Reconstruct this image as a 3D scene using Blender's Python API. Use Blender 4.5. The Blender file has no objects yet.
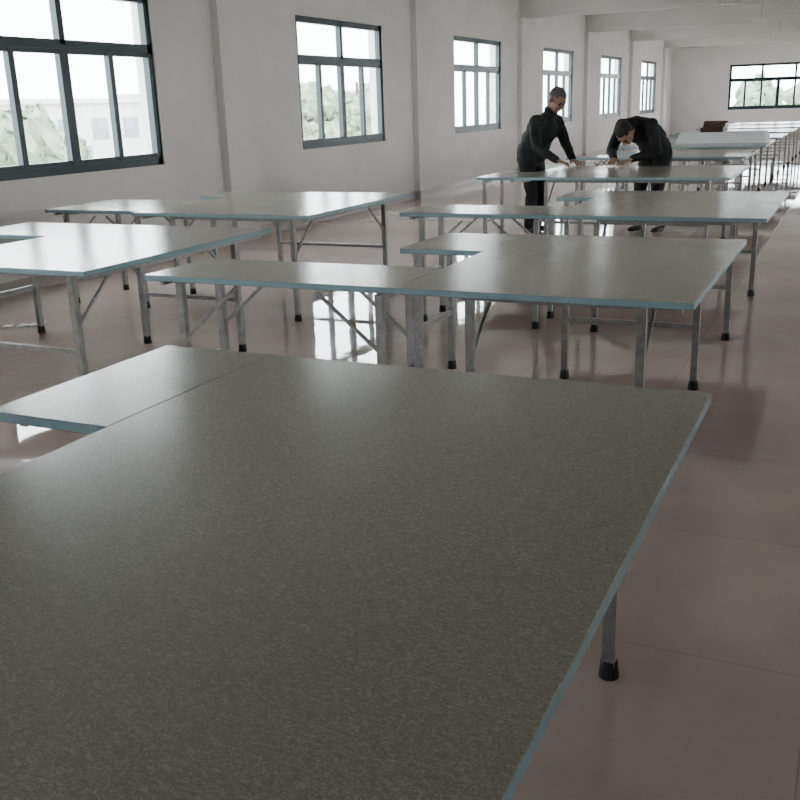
import bpy, bmesh, math, random
from mathutils import Matrix, Vector, noise
random.seed(4)
C=bpy.context.collection
# ---------------------------------------------------------------- camera
cam=bpy.data.cameras.new("camera");co=bpy.data.objects.new("camera",cam);C.objects.link(co)
cam.sensor_width=36;cam.lens=43.407;cam.clip_end=300
R0=(.90689,.42013,-.03219);R1=(.09472,-.27772,-.95598);R2=(-.41058,.86392,-.29166)
co.matrix_world=Matrix(((R0[0],-R1[0],-R2[0],0),(R0[1],-R1[1],-R2[1],0),(R0[2],-R1[2],-R2[2],1.45),(0,0,0,1)))
bpy.context.scene.camera=co
# ---------------------------------------------------------------- materials
def mat(n,col,ro=.5,metal=0,spec=.5):
    m=bpy.data.materials.new(n);m.use_nodes=True;b=m.node_tree.nodes["Principled BSDF"]
    b.inputs["Base Color"].default_value=(*col,1);b.inputs["Roughness"].default_value=ro
    b.inputs["Metallic"].default_value=metal;b.inputs["Specular IOR Level"].default_value=spec
    return m
def noisy(m,c1,c2,scale,detail=4,bump=0,bscale=None):
    nt=m.node_tree;N=nt.nodes;L=nt.links;b=N["Principled BSDF"]
    tc=N.new("ShaderNodeTexCoord")
    t=N.new("ShaderNodeTexNoise");t.inputs["Scale"].default_value=scale;t.inputs["Detail"].default_value=detail
    L.new(tc.outputs["Object"],t.inputs["Vector"])
    cr=N.new("ShaderNodeValToRGB");cr.color_ramp.elements[0].position=.35;cr.color_ramp.elements[1].position=.65
    cr.color_ramp.elements[0].color=(*c1,1);cr.color_ramp.elements[1].color=(*c2,1)
    L.new(t.outputs["Fac"],cr.inputs[0]);L.new(cr.outputs[0],b.inputs["Base Color"])
    if bump:
        t2=N.new("ShaderNodeTexNoise");t2.inputs["Scale"].default_value=bscale or scale
        L.new(tc.outputs["Object"],t2.inputs["Vector"])
        bp=N.new("ShaderNodeBump");bp.inputs["Strength"].default_value=bump;bp.inputs["Distance"].default_value=.01
        L.new(t2.outputs["Fac"],bp.inputs["Height"]);L.new(bp.outputs[0],b.inputs["Normal"])
    return m
wall_m=noisy(mat("plaster_white",(.7,.68,.66),.85,spec=.2),(.79,.765,.755),(.84,.815,.805),1.5,bump=.06,bscale=40)
ceil_m=noisy(mat("ceiling_plaster",(.6,.58,.56),.9,spec=.2),(.70,.68,.67),(.75,.73,.72),1.0)
skirt_m=mat("skirting_tile",(.5,.45,.42),.3)
frame_m=mat("window_frame_teal",(.006,.028,.036),.35)
steel_m=noisy(mat("galvanised_steel",(.30,.30,.29),.38,.5),(.28,.28,.27),(.38,.38,.36),25)
rubber_m=mat("rubber_black",(.010,.010,.011),.6)
edge_m=mat("edge_banding_cyan",(.31,.47,.52),.4)
under_m=mat("board_underside",(.16,.13,.10),.7)
top_m=mat("laminate_flecked",(.2,.21,.17),.28)
nt=top_m.node_tree;N=nt.nodes;L=nt.links;b=N["Principled BSDF"];b.inputs["Specular IOR Level"].default_value=.62
tc=N.new("ShaderNodeTexCoord");mp=N.new("ShaderNodeMapping");mp.inputs["Scale"].default_value=(1,2.0,1);mp.inputs["Rotation"].default_value=(0,0,.6)
L.new(tc.outputs["Object"],mp.inputs[0])
t=N.new("ShaderNodeTexNoise");t.inputs["Scale"].default_value=130;t.inputs["Detail"].default_value=2;t.inputs["Distortion"].default_value=1.6
L.new(mp.outputs[0],t.inputs["Vector"])
cr=N.new("ShaderNodeValToRGB");e=cr.color_ramp.elements
e[0].position=.46;e[0].color=(.235,.238,.188,1);e[1].position=.64;e[1].color=(.365,.37,.305,1)
L.new(t.outputs["Fac"],cr.inputs[0]);L.new(cr.outputs[0],b.inputs["Base Color"])
t2=N.new("ShaderNodeTexNoise");t2.inputs["Scale"].default_value=2;L.new(tc.outputs["Object"],t2.inputs["Vector"])
mr=N.new("ShaderNodeMapRange");mr.inputs["To Min"].default_value=.14;mr.inputs["To Max"].default_value=.24
L.new(t2.outputs["Fac"],mr.inputs[0]);L.new(mr.outputs[0],b.inputs["Roughness"])
bp=N.new("ShaderNodeBump");bp.inputs["Strength"].default_value=.10;bp.inputs["Distance"].default_value=.002
L.new(t.outputs["Fac"],bp.inputs["Height"]);L.new(bp.outputs[0],b.inputs["Normal"])
floor_m=mat("polished_floor_tile",(.3,.22,.2),.08)
nt=floor_m.node_tree;N=nt.nodes;L=nt.links;b=N["Principled BSDF"];b.inputs["Specular IOR Level"].default_value=.9
tc=N.new("ShaderNodeTexCoord")
br=N.new("ShaderNodeTexBrick");br.offset=0;br.inputs["Scale"].default_value=1;br.inputs["Brick Width"].default_value=.8;br.inputs["Row Height"].default_value=.8
br.inputs["Mortar Size"].default_value=.0018;br.inputs["Mortar Smooth"].default_value=.1
br.inputs["Color1"].default_value=(1,1,1,1);br.inputs["Color2"].default_value=(.96,.96,.96,1);br.inputs["Mortar"].default_value=(.68,.68,.68,1)
L.new(tc.outputs["Object"],br.inputs["Vector"])
t=N.new("ShaderNodeTexNoise");t.inputs["Scale"].default_value=1.3;t.inputs["Detail"].default_value=7;t.inputs["Roughness"].default_value=.6;L.new(tc.outputs["Object"],t.inputs["Vector"])
cr=N.new("ShaderNodeValToRGB");cr.color_ramp.elements[0].position=.35;cr.color_ramp.elements[1].position=.68
cr.color_ramp.elements[0].color=(.47,.375,.335,1);cr.color_ramp.elements[1].color=(.57,.47,.425,1)
L.new(t.outputs["Fac"],cr.inputs[0])
mx=N.new("ShaderNodeMix");mx.data_type='RGBA';mx.blend_type='MULTIPLY';mx.inputs[0].default_value=1
L.new(cr.outputs[0],mx.inputs[6]);L.new(br.outputs["Color"],mx.inputs[7]);L.new(mx.outputs[2],b.inputs["Base Color"])
mr=N.new("ShaderNodeMapRange");mr.inputs["From Min"].default_value=.4;mr.inputs["From Max"].default_value=.7;mr.inputs["To Min"].default_value=.015;mr.inputs["To Max"].default_value=.08
L.new(t.outputs["Fac"],mr.inputs[0]);L.new(mr.outputs[0],b.inputs["Roughness"])
t3=N.new("ShaderNodeTexNoise");t3.inputs["Scale"].default_value=4;t3.inputs["Detail"].default_value=1;L.new(tc.outputs["Object"],t3.inputs["Vector"])
bp=N.new("ShaderNodeBump");bp.inputs["Strength"].default_value=.08;bp.inputs["Distance"].default_value=.01
L.new(t3.outputs["Fac"],bp.inputs["Height"]);L.new(bp.outputs[0],b.inputs["Normal"])
glass_m=bpy.data.materials.new("window_glass");glass_m.use_nodes=True
nt=glass_m.node_tree;N=nt.nodes;L=nt.links;N.clear()
o=N.new("ShaderNodeOutputMaterial");m1=N.new("ShaderNodeMixShader");tr=N.new("ShaderNodeBsdfTransparent");gl=N.new("ShaderNodeBsdfGlossy")
tr.inputs[0].default_value=(.93,.97,.97,1);gl.inputs["Roughness"].default_value=.02;m1.inputs[0].default_value=.05
L.new(tr.outputs[0],m1.inputs[1]);L.new(gl.outputs[0],m1.inputs[2]);L.new(m1.outputs[0],o.inputs[0])
# ---------------------------------------------------------------- mesh helpers
def bbox(bm,a,b,mi=0):
    r=bmesh.ops.create_cube(bm,size=1)
    for v in r["verts"]: v.co=Vector([(a[i]+b[i])/2+v.co[i]*(b[i]-a[i]) for i in range(3)])
    for f in {f for v in r["verts"] for f in v.link_faces}: f.material_index=mi
def beam(bm,p,q,w,mi=0,w2=None):
    p=Vector(p);q=Vector(q);d=q-p;L_=d.length
    rot=d.to_track_quat('Z','Y').to_matrix().to_4x4()
    r=bmesh.ops.create_cube(bm,size=1)
    bmesh.ops.transform(bm,matrix=Matrix.Translation((p+q)/2)@rot@Matrix.Diagonal((w,w2 or w,L_,1)),verts=r["verts"])
    for f in {f for v in r["verts"] for f in v.link_faces}: f.material_index=mi
def mk(n,bm,mats,parent=None,smooth=False):
    me=bpy.data.meshes.new(n);bm.to_mesh(me);bm.free()
    for m in mats: me.materials.append(m)
    if smooth:
        for p in me.polygons:p.use_smooth=True
    o=bpy.data.objects.new(n,me);C.objects.link(o)
    if parent:o.parent=parent
    return o
def empty(n,loc=(0,0,0)):
    o=bpy.data.objects.new(n,None);o.location=loc;o.empty_display_size=.2;C.objects.link(o);return o
# ---------------------------------------------------------------- room shell
XL=-6.52;XR=6.6;YB=-6;YF=37.6;H=3.5;TH=.24
bm=bmesh.new();bbox(bm,(XL-TH,YB-TH,-.12),(XR+TH,YF+TH,0));mk("floor",bm,[floor_m])
bm=bmesh.new();bbox(bm,(XL-TH,YB-TH,H),(XR+TH,YF+TH,H+.12));mk("ceiling",bm,[ceil_m])
side_w=[(.53+5.27*i-5.27,3.0+5.27*i-5.27) for i in range(8)]
right_w=side_w[2:]
Z0,Z1=.95,2.57
def wall(n,axis,w0,w1,a,b,wins,z0,z1):
    bm=bmesh.new()
    def bx(u0,u1,za,zb):
        if axis=='Y': bbox(bm,(w0,u0,za),(w1,u1,zb))
        else: bbox(bm,(u0,w0,za),(u1,w1,zb))
    bx(a,b,0,z0);bx(a,b,z1,H);u=a
    for p,q in wins: bx(u,p,z0,z1);u=q
    bx(u,b,z0,z1)
    return mk(n,bm,[wall_m])
far_w=[(-4.53,-1.25),(-.1,3.2),(4.0,5.9)]
wall("wall_left",'Y',XL-TH,XL,YB,YF,side_w,Z0,Z1)
wall("wall_right",'Y',XR,XR+TH,YB,YF,right_w,Z0,Z1)
wall("wall_far",'X',YF,YF+TH,XL-TH,XR+TH,far_w,.93,2.45)
wall("wall_back",'X',YB-TH,YB,XL-TH,XR+TH,[],1,2)
wn=[0]
def window(axis,c,a,b,z0,z1,cols_low=4,cols_up=2):
    wn[0]+=1;root=empty("window_%d"%wn[0])
    bm=bmesh.new();D=.035
    def bx(u0,u1,za,zb,d=D):
        if axis=='Y': bbox(bm,(c-d,u0,za),(c+d,u1,zb))
        else: bbox(bm,(u0,c-d,za),(u1,c+d,zb))
    fw=.075;zt=z1-.50
    bx(a,a+fw,z0,z1);bx(b-fw,b,z0,z1);bx(a,b,z0,z0+fw);bx(a,b,z1-fw,z1);bx(a,b,zt-.04,zt+.04)
    for i in range(1,cols_up): u=a+(b-a)*i/cols_up;bx(u-.035,u+.035,zt,z1)
    for i in range(1,cols_low):
        u=a+(b-a)*i/cols_low;w=.055 if i*2==cols_low else .032;bx(u-w,u+w,z0,zt,.03)
    bx(a+fw,b-fw,z0+fw,z0+fw+.04,.025);bx(a+fw,b-fw,zt-.08,zt-.04,.025)
    mk("frame",bm,[frame_m],root)
    bm=bmesh.new()
    if axis=='Y': vs=[(c,a,z0),(c,b,z0),(c,b,z1),(c,a,z1)]
    else: vs=[(a,c,z0),(b,c,z0),(b,c,z1),(a,c,z1)]
    bm.faces.new([bm.verts.new(v) for v in vs]);mk("glass",bm,[glass_m],root)
for a,b in side_w: window('Y',XL-.06,a,b,Z0,Z1)
for a,b in right_w: window('Y',XR+.06,a,b,Z0,Z1)
for a,b in far_w: window('X',YF+.08,a,b,.93,2.45,6 if b-a>2.5 else 4,3 if b-a>2.5 else 2)
for n,x0,x1 in(("baseboard_left",XL,XL+.012),("baseboard_right",XR-.012,XR)):
    bm=bmesh.new();bbox(bm,(x0,YB,0),(x1,YF,.12));mk(n,bm,[skirt_m])
bm=bmesh.new();bbox(bm,(XL+.02,YF-.012,0),(XR-.02,YF,.12));mk("baseboard_far",bm,[skirt_m])
for i in range(8):
    y=side_w[i][1]+1.0
    if y+.5>YF: continue
    for nm,x0,x1 in(("l",XL,XL+.10),("r",XR-.10,XR)):
        bm=bmesh.new();bbox(bm,(x0,y,0),(x1,y+.5,3.05));bbox(bm,(x0-(.012 if nm=="r" else 0),y-.012,0),(x1+(.012 if nm=="l" else 0),y+.512,.12),1)
        mk("wall_pilaster",bm,[wall_m,skirt_m])
    bm=bmesh.new();bbox(bm,(XL,y+.1,3.05),(XR,y+.4,H));mk("ceiling_beam",bm,[ceil_m])
lampw=mat("lamp_white_enamel",(.75,.75,.72),.4)
for y in(18.5,24,29):
    root=empty("fluorescent_ceiling_lamp")
    bm=bmesh.new();bbox(bm,(-2.5,y-.06,3.0),(-1.3,y+.06,3.05));bbox(bm,(-2.5,y-.10,2.985),(-1.3,y+.10,3.0));mk("housing",bm,[lampw],root)
    bm=bmesh.new();beam(bm,(-2.3,y,3.05),(-2.3,y,3.5),.01);beam(bm,(-1.5,y,3.05),(-1.5,y,3.5),.01);mk("hanger",bm,[steel_m],root)
    bm=bmesh.new();bmesh.ops.create_cone(bm,segments=12,radius1=.015,radius2=.015,depth=1.15,cap_ends=True,matrix=Matrix.Translation((-1.9,y,2.968))@Matrix.Rotation(math.pi/2,4,'Y'));mk("tube",bm,[lampw],root)
# ---------------------------------------------------------------- cutting tables
TZ=.76;TT=.026
def legframe(bm,pts,barz=.33,brace=None):
    for x,y in pts:
        bbox(bm,(x-.0165,y-.0165,.03),(x+.0165,y+.0165,TZ-TT-.025),0)
        r=bmesh.ops.create_cone(bm,segments=14,radius1=.027,radius2=.022,depth=.048,cap_ends=True,matrix=Matrix.Translation((x,y,.024)))
        for f in {f for v in r["verts"] for f in v.link_faces}: f.material_index=1
        if brace: beam(bm,(x+brace[0]*.02,y+brace[1]*.02,.47),(x+brace[0]*.30,y+brace[1]*.30,TZ-TT-.03),.013,0,.013)
    (a,b),(c_,d)=pts
    beam(bm,(a,b,barz),(c_,d,barz),.024)
    beam(bm,(a,b,TZ-TT-.015),(c_,d,TZ-TT-.015),.03)
def section(root,x0,x1,y0,y1,ix=.2,iy=.12,name="tabletop",along='Y',stays=True,ixl=None,only=None):
    bm=bmesh.new();bbox(bm,(x0+.0008,y0+.0008,TZ-TT),(x1-.0008,y1-.0008,TZ))
    bm.normal_update()
    for f in bm.faces: f.material_index=0 if f.normal.z>.5 else 2 if f.normal.z<-.5 else 1
    o=mk(name,bm,[top_m,edge_m,under_m],root)
    bv=o.modifiers.new("b","BEVEL");bv.width=.0015;bv.segments=1
    bm=bmesh.new();l=x0+(ix if ixl is None else ixl);r_=x1-ix
    if only=='L': legframe(bm,[(l,y0+iy),(l,y1-iy)])
    elif along=='Y':
        legframe(bm,[(l,y0+iy),(r_,y0+iy)],brace=(0,1) if stays else None)
        legframe(bm,[(l,y1-iy),(r_,y1-iy)],brace=(0,-1) if stays else None)
    else:
        legframe(bm,[(l,y0+iy),(l,y1-iy)],brace=(1,0) if stays else None)
        legframe(bm,[(r_,y0+iy),(r_,y1-iy)],brace=(-1,0) if stays else None)
    for xx in(x0+.06,x1-.06): beam(bm,(xx,y0+.05,TZ-TT-.013),(xx,y1-.05,TZ-TT-.013),.024)
    mk("legs",bm,[steel_m,rubber_m],root)
def table(main,near=None,far=None,fx=.06,fy=.09):
    root=empty("cutting_table")
    section(root,*main,ixl=.27)
    if near: section(root,*near,ix=.12,iy=.10,name="near_wing",along='X')
    if far: section(root,*far,ixl=fx,iy=fy,name="far_wing",only='L')
table((-1.53,-.275,.05,2.34),None,(-1.91,-1.53,1.63,2.34),.30,.22)
table((-1.63,-.48,3.42,5.08),(-2.88,-1.63,3.42,3.92),(-2.08,-1.63,4.43,5.05))
table((-1.75,-.46,5.98,7.70),(-2.80,-1.75,5.98,6.52),(-2.04,-1.75,7.12,7.70))
table((-2.98,-1.02,9.0,10.58),None,(-3.39,-2.98,9.02,9.72))
table((-4.45,-3.23,3.42,5.05),(-5.7,-4.45,3.42,3.92),(-5.2,-4.45,4.45,5.05))
table((-4.85,-3.35,5.70,7.40),(-5.80,-4.85,5.80,6.6),(-5.12,-4.85,6.9,7.40))
for y in(12.1,14.7,17.3,19.9,22.5,25.1):
    table((-2.6,-1.22,y,y+1.7),(-3.35,-2.6,y,y+.55),(-3.0,-2.6,y+1.1,y+1.7))
white_m=mat("board_white_blue",(.86,.89,.90),.5)
bm=bmesh.new()
for k in range(5): bbox(bm,(-2.60+.015*k,15.5+.01*k,TZ+.032*k),(-1.28-.012*k,16.1,TZ+.032*k+.030))
mk("stacked_panels",bm,[white_m])
brown=mat("toolbox_brown",(.07,.03,.018),.5)
bm=bmesh.new();z=TZ+.158;a0,a1=-2.25,-1.93;c0,c1=15.6,15.85
for a,b_ in(((a0,c0,z),(a1,c0+.015,z+.07)),((a0,c1-.015,z),(a1,c1,z+.07)),((a0,c0,z),(a0+.015,c1,z+.07)),((a1-.015,c0,z),(a1,c1,z+.07)),((a0,c0,z),(a1,c1,z+.012))): bbox(bm,a,b_)
beam(bm,((a0+a1)/2,c1,z+.072),((a0+a1)/2,c1+.12,z+.15),.32,0,.015)
beam(bm,(a0+.03,c0+.1,z+.04),(a1+.06,c0+.12,z+.15),.025);beam(bm,(a0+.08,c0+.15,z+.03),(a1-.05,c0+.17,z+.13),.02)
mk("open_toolbox",bm,[brown])
bm=bmesh.new()
for k in range(5):
    w=.05;cx=-5.6+.3*random.random();cy=5.0+.2*random.random()
    bm.faces.new([bm.verts.new((cx+w*math.cos(t)*random.uniform(.6,1.2),cy+w*math.sin(t)*random.uniform(.6,1.2),.003+.012*random.random())) for t in(0,1.2,2.5,3.6,5)])
mk("paper_scraps",bm,[mat("paper",(.7,.7,.68),.7)])
# ---------------------------------------------------------------- outside
gr=noisy(mat("outdoor_ground",(.4,.42,.36),.9),(.36,.38,.33),(.48,.48,.44),.3)
bm=bmesh.new();bbox(bm,(-120,-60,-4.2),(XL-1.5,140,-4));bbox(bm,(XR+1.5,-60,-4.2),(120,140,-4));bbox(bm,(XL-1.5,YF+1.5,-4.2),(XR+1.5,140,-4));mk("outdoor_ground",bm,[gr])
leaf=noisy(mat("foliage",(.2,.26,.18),.8),(.13,.18,.12),(.27,.33,.24),1.5)
bark=mat("bark",(.15,.11,.08),.9)
def tree(x,y,h,rr):
    root=empty("tree");bm=bmesh.new()
    for k in range(14):
        a=random.uniform(0,6.28);q=random.uniform(0,.8)*rr
        M=Matrix.Translation((x+q*math.cos(a),y+q*math.sin(a),-4+h-rr*random.uniform(.4,1.7)))@Matrix.Scale(rr*random.uniform(.28,.55),4)
        bmesh.ops.create_icosphere(bm,subdivisions=4,radius=1,matrix=M)
    for v in bm.verts: v.co+=noise.noise_vector(v.co*1.6)*.35*rr*.6+noise.noise_vector(v.co*5)*.22+noise.noise_vector(v.co*14)*.08
    mk("crown",bm,[leaf],root)
    bm=bmesh.new();bmesh.ops.create_cone(bm,segments=10,radius1=.22,radius2=.12,depth=h,cap_ends=True,matrix=Matrix.Translation((x,y,-4+h/2)));mk("trunk",bm,[bark],root)
for x,y,h,rr in[(-15,11.5,6.4,1.5),(-17,15.5,5.5,1.4),(-21,21,5.6,1.6),(-24,33,6,1.8),(-26,42,6.2,2),(-30,52,6.8,2.4),(-34,66,7.2,2.6),(-2,62,6.3,2.2),(-6,66,6.2,2.3)]: tree(x,y,h,rr)
bld=mat("render_pale",(.55,.55,.53),.9);gl2=mat("dark_panes",(.2,.23,.25),.3)
def building(x,y,w,d,h):
    bm=bmesh.new();bbox(bm,(x,y,-4),(x+w,y+d,-4+h));bbox(bm,(x-.3,y-.3,-4+h),(x+w+.3,y+d+.3,-4+h+.3))
    for fl in range(int(h//3)):
        k=0
        while y+1+k*3.2+1.6<y+d:
            bbox(bm,(x+w-.02,y+1+k*3.2,-4+.9+fl*3),(x+w+.04,y+2.6+k*3.2,-4+2.3+fl*3),1);k+=1
    mk("distant_building",bm,[bld,gl2])
building(-60,30,12,30,6.3);building(-64,75,12,50,7)
# ---------------------------------------------------------------- people
skin=mat("skin",(.36,.21,.14),.55);hair_g=mat("hair_grey",(.11,.11,.107),.8);hair_b=mat("hair_black",(.012,.012,.012),.7)
jk1=noisy(mat("jacket_charcoal",(.02,.022,.025),.85),(.014,.018,.018),(.025,.029,.030),9,bump=.4,bscale=14)
jk2=noisy(mat("jacket_black",(.02,.022,.025),.85),(.009,.010,.013),(.017,.018,.022),9,bump=.4,bscale=14)
tr_m=noisy(mat("trousers_black",(.012,.012,.014),.85),(.007,.007,.009),(.013,.013,.015),9,bump=.4,bscale=14)
shoe_m=mat("shoe_leather",(.012,.010,.009),.35);eye_m=mat("eye_dark",(.01,.01,.01),.2);lip_m=mat("lips",(.22,.09,.07),.5)
def ell(bm,c,r,rot=None):
    M=Matrix.Translation(c)@(rot.to_4x4() if rot else Matrix())@Matrix.Diagonal((*r,1))
    bmesh.ops.create_icosphere(bm,subdivisions=3,radius=1,matrix=M)
def cap(bm,p,q,r0,r1):
    p=Vector(p);q=Vector(q);d=q-p
    bmesh.ops.create_icosphere(bm,subdivisions=2,radius=r0*1.03,matrix=Matrix.Translation(p))
    bmesh.ops.create_icosphere(bm,subdivisions=2,radius=r1*1.03,matrix=Matrix.Translation(q))
    bmesh.ops.create_cone(bm,segments=16,radius1=r0,radius2=r1,depth=d.length,cap_ends=True,matrix=Matrix.Translation((p+q)/2)@d.to_track_quat('Z','Y').to_matrix().to_4x4())
def fuse(n,bm,mats,root,voxel,smooth,pick,crease=0):
    me=bpy.data.meshes.new(n);bm.to_mesh(me);bm.free()
    tmp=bpy.data.objects.new(n+"_t",me);C.objects.link(tmp)
    rm=tmp.modifiers.new("r","REMESH");rm.mode='VOXEL';rm.voxel_size=voxel
    sm=tmp.modifiers.new("s","SMOOTH");sm.factor=.6;sm.iterations=smooth
    dg=bpy.context.evaluated_depsgraph_get();dg.update()
    m2=bpy.data.meshes.new_from_object(tmp.evaluated_get(dg));m2.name=n
    bpy.data.objects.remove(tmp)
    if crease:
        for v in m2.vertices:
            s=noise.noise(Vector((v.co.x*9,v.co.y*9,v.co.z*16)))+.5*noise.noise(v.co*28)
            v.co+=v.normal*s*crease
    m2.materials.clear()
    for m in mats:m2.materials.append(m)
    for p in m2.polygons: p.use_smooth=True;p.material_index=pick(p.center)
    o=bpy.data.objects.new(n,m2);C.objects.link(o);o.parent=root;return o
def ik(s,w,a,b,pole):
    s=Vector(s);w=Vector(w);d=w-s;L_=min(d.length,(a+b)*.995);u=d.normalized()
    x=(a*a-b*b+L_*L_)/(2*L_);h=math.sqrt(max(a*a-x*x,0));po=Vector(pole);po=(po-u*po.dot(u)).normalized()
    return s+u*x+po*h,s+u*L_
def hand(root,n,wr,d,side):
    bm=bmesh.new();wr=Vector(wr);d=Vector(d).normalized();s=Vector((0,0,1)).cross(d).normalized()*side;u=d.cross(s)*side
    u=u if u.z>0 else -u
    palm=wr+d*.05
    rot=Matrix((d,s,u)).transposed()
    ell(bm,palm,(.052,.043,.016),rot);cap(bm,wr-d*.04,wr+d*.01,.027,.026)
    for k,(o,l) in enumerate(((.031,.074),(.011,.084),(-.010,.078),(-.030,.062))):
        a=wr+d*.085+s*o;m_=a+d*l*.45+u*.006+s*o*.12;e=m_+d*l*.30-u*.014;t=e+d*l*.14-u*.020
        cap(bm,a,m_,.0095,.009);cap(bm,m_,e,.009,.008);cap(bm,e,t,.008,.0065)
    a=wr+d*.025+s*.035;m_=a+d*.032+s*.026-u*.006;e=m_+d*.028+s*.006-u*.008
    cap(bm,a,m_,.013,.011);cap(bm,m_,e,.011,.008)
    for v in bm.verts: v.co.z=max(v.co.z,TZ+.002)
    fuse(n,bm,[skin],root,.0045,2,lambda c:0)
def person(name,loc,head_ang,P,jk,hair):
    root=empty(name,loc);root.rotation_euler=(0,0,head_ang)
    hip=Vector(P["hip"]);ch=Vector(P["chest"]);nk=Vector(P["neck"]);hd=Vector(P["head"]);pitch=P["pitch"];G=P.get("girth",1)
    up=(ch-hip).normalized();rotT=Matrix((Vector((0,1,0)).cross(up),Vector((0,1,0)),up)).transposed()
    bm=bmesh.new();bones=[]
    def c(p,q,a,b,mi): cap(bm,p,q,a,b);bones.append((Vector(p),Vector(q),mi,max(a,b)))
    mid=(hip+ch)/2+Vector(P.get("bulge",(0,0,0)))
    ell(bm,hip+up*.02,(.13*G,.178,.13),rotT);ell(bm,hip+up*.04,(.142*G,.19,.14),rotT);ell(bm,mid,(.14*G,.185,.20),rotT);ell(bm,ch,(.14*G,.195,.17),rotT)
    sh=[ch+up*.11+Vector((0,sd*.185,0)) for sd in(1,-1)]
    cap(bm,sh[0],sh[1],.072,.072);cap(bm,ch+up*.12,nk,.092,.064)
    bones.append((hip+up*.02,ch+up*.12,0,.16));bones.append((sh[0],sh[1],0,.07))
    for i,sd in enumerate((1,-1)):
        w=Vector(P["wrist"][i]);el,w2=ik(sh[i],w,.30,.27,(-.5,sd*.7,-.3))
        c(sh[i],el,.072,.057,0);c(el,w2,.057,.040,0)
        hp=hip+Vector((0,sd*.09,-.04));kn=Vector(P["knee"][i]);an=Vector(P["ankle"][i])
        c(hp,kn,.100,.072,1);c(kn,an,.070,.058,1)
        P.setdefault("_w",[]).append((w2,el,sd))
    def pick(p):
        best=None
        for a,b_,mi,r_ in bones:
            d=b_-a;t_=max(0,min(1,(p-a).dot(d)/d.length_squared));dist=(p-(a+d*t_)).length-r_
            if best is None or dist<best[0]: best=(dist,mi)
        if best[1]==1 and (p-hip).dot(up)>-.09: return 0
        return best[1]
    fuse("clothes",bm,[jk,tr_m],root,.012,4,pick,.008)
    bm=bmesh.new();ax=(hd-nk).normalized();rot=ax.to_track_quat('Z','Y').to_matrix()
    for k in range(24):
        t_=k/24*6.2832;cap(bm,nk+rot@Vector((.064*math.cos(t_),.064*math.sin(t_),-.015)),nk+rot@Vector((.060*math.cos(t_),.060*math.sin(t_),.02)),.014,.010)
    fuse("collar",bm,[jk],root,.007,2,lambda p:0)
    S=1.10
    bm=bmesh.new();Rh=Matrix.Rotation(P.get("turn",0),3,'Z')@Matrix.Rotation(pitch,3,'Y')
    T=lambda v:hd+Rh@Vector(v)*S
    E=lambda c_,r_:ell(bm,T(c_),tuple(x*S for x in r_),Rh)
    cap(bm,nk-ax*.03,T((-.03,0,-.05)),.056,.057)
    E((-.012,0,.035),(.098,.077,.085));E((.028,0,-.035),(.066,.060,.080))
    E((.058,0,-.088),(.030,.032,.024));E((.078,0,.028),(.018,.050,.014))
    cap(bm,T((.090,0,.012)),T((.112,0,-.025)),.009,.014)
    for sd in(1,-1):
        E((-.008,sd*.079,-.008),(.020,.010,.032));E((.066,sd*.035,-.025),(.022,.020,.020))
    E((.088,0,-.058),(.012,.026,.010))
    inv=Rh.transposed()
    def hp_(p):
        q=(inv@(p-hd))/S
        if (q-Vector((.09,0,-.058))).length<.022 and abs(q.z+.058)<.008: return 2
        if abs(q.y)>.080 and q.x>-.03: return 0
        if q.z>.075: return 1
        if q.x<.045 and q.z>.045: return 1
        if q.x<-.005 and q.z>-.01: return 1
        if q.x<-.035 and q.z>-.055: return 1
        return 0
    fuse("head",bm,[skin,hair,lip_m],root,.006,3,hp_)
    bm=bmesh.new()
    for sd in(1,-1):
        E((.083,sd*.032,.004),(.010,.013,.007));E((.092,sd*.032,.028),(.006,.020,.005))
    mk("eyes_and_brows",bm,[eye_m],root,True)
    for w2,el,sd in P["_w"]:
        d=(w2-el).normalized();hand(root,"hand",w2+d*.005,Vector((d.x,d.y*.3-sd*.10,-.28)),-sd)
    for an,tw in zip(P["ankle"],(.12,-.12)):
        bm=bmesh.new();an=Vector(an);f=Vector((math.cos(tw),math.sin(tw),0))
        base=Vector((an.x,an.y,0));Rz=Matrix.Rotation(tw,3,'Z')
        cap(bm,base+Vector((0,0,.10)),base+Vector((0,0,.055)),.046,.046);ell(bm,base+f*.075+Vector((0,0,.036)),(.125,.046,.036),Rz);ell(bm,base-f*.01+Vector((0,0,.038)),(.06,.04,.04),Rz)
        ell(bm,base+f*.135+Vector((0,0,.032)),(.065,.047,.030),Rz)
        for v in bm.verts: v.co.z=max(v.co.z,.004)
        fuse("shoe",bm,[shoe_m],root,.009,2,lambda p:0)
    return root
person("man_leaning_on_table",(-3.33,10.80,0),-.40,dict(hip=(-.08,0,.87),chest=(.08,0,1.14),neck=(.20,0,1.345),head=(.285,0,1.46),pitch=.70,turn=-.10,girth=1.2,bulge=(-.01,0,0),
  wrist=[(.48,.04,.835),(.45,-.20,.835)],knee=[(-.01,.10,.46),(.02,-.09,.46)],ankle=[(-.08,.12,.085),(-.02,-.10,.085)]),jk1,hair_g)
person("man_bending_over_table",(-2.14,11.08,0),-1.95,dict(hip=(-.16,0,.90),chest=(.15,0,1.11),neck=(.36,0,1.18),head=(.455,0,1.10),pitch=1.25,bulge=(0,0,.04),
  wrist=[(.50,.13,.835),(.50,-.10,.835)],knee=[(-.05,.10,.47),(-.03,-.11,.47)],ankle=[(-.10,.13,.085),(-.08,-.12,.085)]),jk2,hair_b)
# ---------------------------------------------------------------- overcast sky
w=bpy.data.worlds.new("overcast_sky");bpy.context.scene.world=w;w.use_nodes=True
bg=w.node_tree.nodes["Background"];bg.inputs[0].default_value=(.95,.975,1,1);bg.inputs[1].default_value=15
